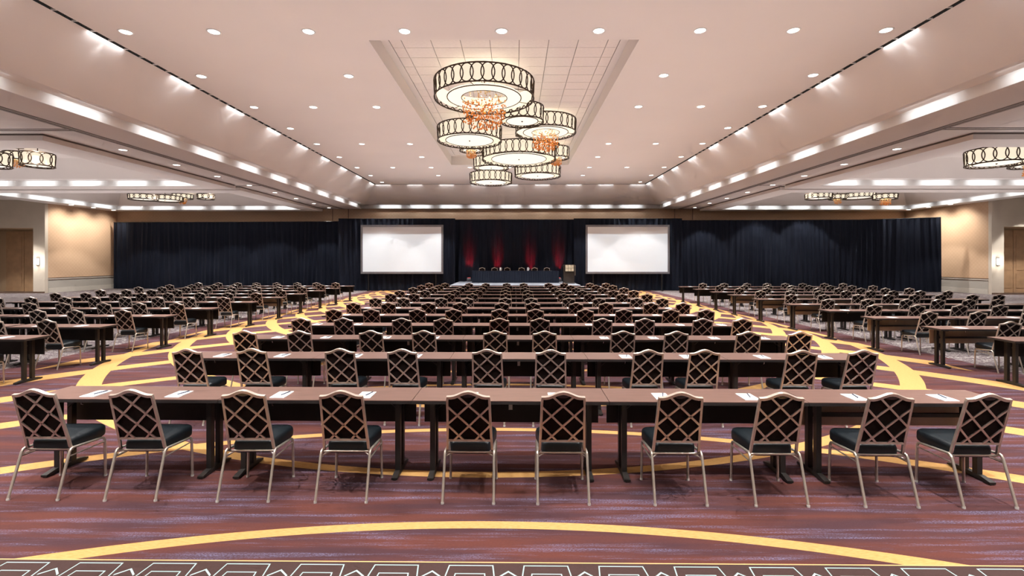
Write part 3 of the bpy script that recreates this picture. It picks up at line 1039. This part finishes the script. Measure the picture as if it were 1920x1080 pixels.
def frame_path(n=12):
    left = [(-0.197, -0.080, 0.392), (-0.195, -0.096, 0.412), (-0.192, yb(0.46), 0.46)]
    left += [(-half_w(z), yb(z), z) for z in (0.6, 0.75, 0.88)]
    mid = [(x, yb(crown(x)), crown(x)) for x in [-0.178 + 0.356 * i / n for i in range(n + 1)]]
    right = [(-p[0], p[1], p[2]) for p in reversed(left)]
    return left + mid + right


def chair_meshes(level):
    ns = {2: 8, 1: 6, 0: 4}[level]
    R = 0.0115
    P = {}
    nfp = 12 if level else 6
    fp = frame_path(nfp)
    P['back_frame'] = MB().tube(fp, [0.0135 if i < 6 or i >= len(fp) - 6 else 0.0175 for i in range(len(fp))], 4, False, False, PI / 4)
    P['rail'] = MB().box(-0.186, 0.186, yb(0.495) - 0.008, yb(0.495) + 0.010, 0.484, 0.503)
    # upholstered panel
    n = 12
    outline = [(-half_w(0.5) + 0.008, 0.502), (half_w(0.5) - 0.008, 0.502), (half_w(0.88) - 0.008, 0.88)]
    outline += [(x, crown(x) - 0.010) for x in [0.165 - 0.33 * i / n for i in range(n + 1)]]
    outline += [(-half_w(0.88) + 0.008, 0.88)]
    lo = []
    for dy, sc in ((0.002, 0.985), (0.002, 1.0), (0.020, 1.0), (0.034, 0.93)):
        lo.append([(x * sc, yb(z) + dy, 0.70 + (z - 0.70) * sc) for x, z in outline])
    P['backrest'] = MB().loft(lo, True, False)
    # lattice straps (u from the left, v from the top of the panel)
    segs = [((0.26, -0.02), (1, 0.61)), ((0, 0.21), (0.87, 1)), ((0, 0.64), (0.37, 1))]
    segs += [((1 - a[0], a[1]), (1 - b[0], b[1])) for a, b in segs]
    straps = []
    for a, b in segs:
        pts = []
        for u, v in (a, b):
            z = 0.895 - v * (0.895 - 0.495)
            hw = half_w(z) - 0.004
            pts.append(Vector((-hw + 2 * hw * u, yb(z) - 0.004, z)))
        d = (pts[1] - pts[0]).normalized()
        nrm = Vector((0, -1, -0.27)).normalized()
        sd = d.cross(nrm).normalized() * 0.0085
        th = nrm * 0.006
        q = [pts[0] - sd, pts[0] + sd, pts[1] + sd, pts[1] - sd]
        straps.append(MB().loft([[p - th * 0.6 for p in q], [p + th for p in q]], True, False))
    # handle cup under the crown
    hp = []
    for k in range(9):
        a = PI * k / 8
        hp.append((0.066 * math.cos(a), -0.034 * math.sin(a)))
    loops = []
    for dy, sc in ((0.003, 1.0), (-0.007, 1.0), (-0.012, 0.8)):
        loops.append([(x * sc, yb(0.925 + z) + dy, 0.927 + z * sc) for x, z in hp])
    P['handle'] = MB().loft(loops, True, False)
    # seat cushion
    o = []
    for cx, cy, r, a0 in ((0.165, 0.215, 0.055, 0), (-0.165, 0.215, 0.055, 90), (-0.135, -0.045, 0.040, 180), (0.135, -0.045, 0.040, 270)):
        kk = 5 if level else 2
        for i in range(kk):
            a = math.radians(a0 + 90 * i / (kk - 1))
            o.append((cx + r * math.cos(a), cy + r * math.sin(a)))
    lo = []
    for z, sc in ((0.376, 0.94), (0.386, 0.985), (0.402, 1.0), (0.448, 1.0), (0.466, 0.975), (0.478, 0.91), (0.484, 0.6)):
        lo.append([(x * sc, 0.08 + (y - 0.08) * sc, z + (y - 0.10) * 0.085) for x, y in o])
    P['seat'] = MB().loft(lo, True, True)
    legs, caps = [], []
    for sx in (-1, 1):
        rear = [(sx * 0.216, -0.235, 0.012), (sx * 0.213, -0.125, 0.368), (sx * 0.212, -0.112, 0.390), (sx * 0.211, -0.090, 0.398), (sx * 0.208, 0.08, 0.384)]
        front = [(sx * 0.208, 0.08, 0.384), (sx * 0.206, 0.205, 0.374), (sx * 0.208, 0.228, 0.366), (sx * 0.210, 0.238, 0.345), (sx * 0.216, 0.240, 0.012)]
        for p, ft in ((rear, rear[0]), (front, front[-1])):
            legs.append(MB().tube(p, R, ns))
            caps.append(MB().tube([(ft[0], ft[1], 0.0), (ft[0], ft[1], 0.016)], 0.0135, max(ns, 6)))
    braces = [MB().tube([(sx * 0.216, -0.128, 0.335), (sx * 0.211, 0.238, 0.330)], 0.0065, max(ns - 2, 4)) for sx in (-1, 1)]
    cross = [MB().tube([(-0.21, -0.085, 0.380), (0.21, -0.085, 0.380)], 0.009, ns), MB().tube([(-0.207, 0.19, 0.380), (0.207, 0.19, 0.380)], 0.009, ns)]
    diag = [MB().tube([(sx * 0.216, -0.120, 0.350), (sx * 0.13, -0.06, 0.384)], 0.0065, 4) for sx in (-1, 1)]

    def join(*ms):
        r = MB()
        for m in ms:
            o_ = len(r.v)
            r.v += m.v
            r.f += [tuple(i + o_ for i in f) for f in m.f]
            r.s += m.s
        return r
    parts = []
    if level == 0:
        fr = join(P['back_frame'], P['rail'], *straps, *legs, *cross)
        return [('frame', fr.mesh('frame', 'frame_metal'), []), ('backrest', P['backrest'].mesh('backrest', 'back_fabric'), []),
                ('seat', P['seat'].mesh('seat', 'seat_vinyl'), [])]
    parts.append(('seat', P['seat'].mesh('seat', 'seat_vinyl'), []))
    bsubs = []
    if level == 2:
        bsubs = [('lattice_strap', s_.mesh('lattice_strap', 'frame_metal')) for s_ in straps]
    else:
        bsubs = [('lattice', join(*straps).mesh('lattice', 'frame_metal'))]
    parts.append(('backrest', P['backrest'].mesh('backrest', 'back_fabric'), bsubs))
    parts.append(('back_frame', join(P['back_frame'], P['rail']).mesh('back_frame', 'frame_metal'), [('handle', P['handle'].mesh('handle', 'handle_black'))]))
    for lg, cp in zip(legs, caps):
        parts.append(('leg', lg.mesh('leg', 'leg_metal'), [('foot_cap', cp.mesh('foot_cap', 'cap_white'))] if level == 2 else []))
    for b_, d_ in zip(braces, diag):
        parts.append(('side_brace', join(b_, d_).mesh('side_brace', 'leg_metal'), []))
    if level == 2:
        for c_ in cross:
            parts.append(('cross_rail', c_.mesh('cross_rail', 'leg_metal'), []))
    return parts


CH = {k: chair_meshes(k) for k in (0, 1, 2)}


def chair(level, x, y, z, rz, label, group):
    o = thing('banquet_chair', label, 'chair', (x, y, z), rz, group)
    spawn(CH[level], o)
    return o


# ------------------------------------------------------------------ conference tables
TL, TD, TH = 1.826, 0.457, 0.75


def table_meshes(lit_panel, level, hang):
    hl, hd = TL / 2 - 0.0015, TD / 2
    parts = []
    top = MB().box(-hl, hl, -hd, hd, TH - 0.006, TH).mesh('tabletop', 'laminate')
    parts.append(('tabletop', top, []))
    parts.append(('edge_band', MB().box(-hl, hl, -hd, hd, TH - 0.034, TH - 0.006).mesh('edge_band', 'lam_edge'), []))
    for sx in (-1, 1):
        x = sx * (hl - 0.165)
        lg = MB()
        for yy in (-0.075, 0.060):
            lg.box(x - 0.024, x + 0.024, yy - 0.026, yy + 0.026, 0.045, TH - 0.04)
        lg.box(x - 0.03, x + 0.03, -0.17, 0.17, TH - 0.052, TH - 0.034)
        lg.tube([(x - sx * 0.02, -0.0, 0.60), (x - sx * 0.15, -0.0, TH - 0.036)], 0.009, 4)
        ft = MB()
        l1 = [(x - 0.028, -0.225, 0.008), (x + 0.028, -0.225, 0.008), (x + 0.028, 0.215, 0.008), (x - 0.028, 0.215, 0.008)]
        l2 = [(x - 0.028, -0.225, 0.026), (x + 0.028, -0.225, 0.026), (x + 0.028, 0.215, 0.026), (x - 0.028, 0.215, 0.026)]
        l3 = [(x - 0.024, -0.12, 0.048), (x + 0.024, -0.12, 0.048), (x + 0.024, 0.11, 0.048), (x - 0.024, 0.11, 0.048)]
        ft.loft([l1, l2, l3], True, False)
        for yy in (-0.205, 0.195):
            ft.box(x - 0.016, x + 0.016, yy - 0.016, yy + 0.016, 0.0, 0.008)
        parts.append(('leg', lg.mesh('leg', 'leg_black'), [('foot', ft.mesh('foot', 'leg_black'))]))
    if lit_panel:  # panel painted taupe to imitate light falling on it
        parts.append(('modesty_panel', MB().box(-hl + 0.10, hl - 0.10, 0.140, 0.152, 0.42, TH - 0.06).mesh('modesty_panel', 'panel_lit_taupe'),
                      [('crossbar', MB().box(-hl + 0.19, hl - 0.19, 0.05, 0.085, 0.53, 0.565).mesh('crossbar', 'leg_black'))]))
    else:
        parts.append(('modesty_panel', MB().box(-hl + 0.04, hl - 0.04, 0.140, 0.154, 0.43, TH - 0.034).mesh('modesty_panel', 'panel_black'), []))
    if level:
        parts.append(('bag_hook', MB().tube([(-0.42, -0.19, TH - 0.034), (-0.42, -0.19, TH - 0.06), (-0.42, -0.17, TH - 0.07)], 0.005, 5).mesh('bag_hook', 'chrome'), []))
    if hang:
        parts.append(('hang_tag', MB().box(-0.018, 0.018, -0.12, -0.112, TH - 0.115, TH - 0.036).mesh('hang_tag', 'tag_white'), []))
    return parts


TB = {(a, b, c): table_meshes(a, b, c) for a in (False, True) for b in (0, 1) for c in (False, True)}


def table(x, y, rz, label, group, lit_panel=False, level=0, hang=False):
    o = thing('conference_table', label, 'table', (x, y, 0), rz, group)
    spawn(TB[(lit_panel, level, hang)], o)
    return o


pad_me = MB().box(-0.07, 0.07, -0.105, 0.105, 0.0, 0.006).mesh('paper_block', 'paper')
pad_bar = MB().box(-0.07, 0.07, 0.092, 0.105, 0.006, 0.0075).mesh('binding_strip', 'tag_white')
pen_body = MB().tube([(0, -0.065, 0.005), (0, 0.055, 0.005)], 0.005, 8).mesh('barrel', 'pen_blue')
pen_tip = MB().tube([(0, 0.055, 0.005), (0, 0.072, 0.005)], [0.0045, 0.001], 8).mesh('tip', 'chrome')


def notepad(x, y, rz, label, with_pen, plabel):
    o = thing('notepad', label, 'notepad', (x, y, TH), rz, 'white notepads on the tables')
    put('paper_block', pad_me, o)
    if with_pen:
        put('binding_strip', pad_bar, o)
        p = thing('pen', plabel, 'pen', (x + 0.025, y + 0.03, TH + 0.0062), rz - 0.25, 'dark pens on the notepads')
        put('barrel', pen_body, p)
        put('tip', pen_tip, p)


# central block ---------------------------------------------------
CROWS = [4.449, 6.34, 7.88, 9.51, 11.18, 12.82, 14.40, 16.15, 17.86, 19.60, 21.45, 23.30]
GEN = [-4.14, -3.29, -2.18, -1.38, -0.32, 0.47, 1.64, 2.44, 3.56, 4.33]
CX = {0: [-4.12, -3.28, -2.31, -1.47, -0.388, 0.415, 1.40, 2.235, 3.13, 3.94], 1: [-4.1, -3.29, -2.19, -1.39, -0.33, 0.46, 1.65, 2.35, 3.54, 4.29],
      2: [-4.23, -3.37, -2.25, -1.41, -0.30, 0.48, 1.70, 2.51, 3.63, 4.41], 3: [-4.12, -3.26, -2.14, -1.36, -0.29, 0.48, 1.66, 2.46, 3.57, 4.32],
      4: [-4.08, -3.23, -2.18, -1.37, -0.34, 0.47, 1.6, 2.43, 3.5, 4.28]}
rj = random.Random(11)


def clear_legs(x, posts):
    """nudge a chair sideways until its legs stand clear of the table legs"""
    for _ in range(6):
        for p in posts:
            for o in (-0.218, 0.218):
                e = x + o - p
                if abs(e) < 0.046:
                    x += (0.048 - abs(e)) * (1 if e >= 0 else -1)
    return x


for r, d in enumerate(CROWS):
    th = -(0.012, 0.009, 0.007)[min(r, 2)]
    sh = -0.035 if r == 0 else 0.06
    level = 1 if r < 6 else 0
    rowname = ORD[r + 1]
    for k in range(5):
        x = sh + (k - 2) * 1.828
        yy = d + TD / 2 + math.tan(th) * x
        op = (r == 0 and k == 4)
        table(x, yy, th, 'brown laminate table, %s from left in the %s row of the central block' % (ORD[k + 1], rowname),
              'tables of the central block', op, level, k == 2 or (r == 2 and k == 1))
    for k in range(10):
        x = CX[r][k] if r in CX else GEN[k] + rj.uniform(-0.05, 0.05)
        dy = rj.uniform(-0.02, 0.03) if r else 0.0
        x = clear_legs(x, [sh + (q - 2) * 1.828 + e for q in range(5) for e in (-0.7465, 0.7465)])
        yc = d - 0.175 + math.tan(th) * x + dy
        lv = 2 if r < 3 else (1 if r < 6 else 0)
        rz = th + (rj.uniform(-0.04, 0.04) if r else (0.0, 0.02, 0.02, 0.01, 0.0, 0.0, -0.01, 0.0, -0.01, 0.0)[k])
        chair(lv, x, yc, 0, rz, 'lattice-back banquet chair, %s from left in the %s row of the central block' % (ORD[k + 1], rowname),
              'banquet chairs of the central block')
        tcx = sh + (k // 2 - 2) * 1.828
        pxn = tcx + (-0.41 if k % 2 == 0 else 0.41)
        pyn = d + 0.165 + math.tan(th) * pxn
        notepad(pxn + 0.02, pyn, th + rj.uniform(-0.03, 0.03), 'white notepad %s from left on the %s table row of the central block' % (ORD[k + 1], rowname),
                r < 4, 'dark pen on the notepad %s from left in the %s central row' % (ORD[k + 1], rowname))

# side blocks -----------------------------------------------------
SIDE = {
    'left': (-1, -8.06, [7.86, 9.28, 11.0, 12.72, 14.66, 16.5, 18.2, 20.05, 21.85, 23.75],
             [8.72, 9.72, 10.62, 11.65, 12.58, 13.5, 14.48, 15.45], {5}),
    'right': (1, 8.05, [7.76, 9.09, 10.75, 12.3, 14.0, 15.85, 17.75, 19.4, 21.25, 23.2],
              [8.92, 9.98, 11.05, 11.98, 12.82, 13.72, 14.66, 15.6], {1, 2, 4, 5, 6}),
}
for side, (sx, xe, rows, cols, lit_rows) in SIDE.items():
    for r, d in enumerate(rows):
        lv = 1 if r < 4 else 0
        lim = (1000 / 900.0) * (d + 0.6)
        for k in range(4):
            x = xe + sx * (TL / 2 + (TL + 0.085) * k)
            if abs(x) - TL / 2 > lim:
                continue
            table(x, d + TD / 2, rj.uniform(-0.006, 0.006), 'brown laminate table, %s from the aisle in the %s row of the %s block' % (ORD[k + 1], ORD[r + 1], side),
                  'tables of the %s block' % side, r in lit_rows and k < 2, lv, False)
        for k, cxv in enumerate(cols):
            if cxv - 0.3 > lim:
                continue
            x = sx * cxv + rj.uniform(-0.04, 0.04)
            x = clear_legs(x, [xe + sx * (TL / 2 + (TL + 0.085) * q) + e for q in range(4) for e in (-0.7465, 0.7465)])
            chair(lv, x, d - 0.16 + rj.uniform(-0.03, 0.03), 0, rj.uniform(-0.05, 0.05) - sx * 0.02,
                  'lattice-back banquet chair, %s from the aisle in the %s row of the %s block' % (ORD[k + 1], ORD[r + 1], side), 'banquet chairs of the %s block' % side)
            tk = k // 2
            tx = xe + sx * (TL / 2 + (TL + 0.085) * tk) + sx * (-0.41 if k % 2 == 0 else 0.41)
            notepad(tx, d + 0.165, rj.uniform(-0.03, 0.03), 'white notepad %s from the aisle on the %s table row of the %s block' % (ORD[k + 1], ORD[r + 1], side), False, '')

# chairs behind the head table ------------------------------------
for i, u_ in enumerate((903.7, 927, 951, 978, 1002.5, 1025.6)):
    chair(0, px(u_, 31.3), 31.25, 0.60, PI, 'banquet chair facing the room behind the head table, %s from left' % ORD[i + 1], 'chairs on the stage')
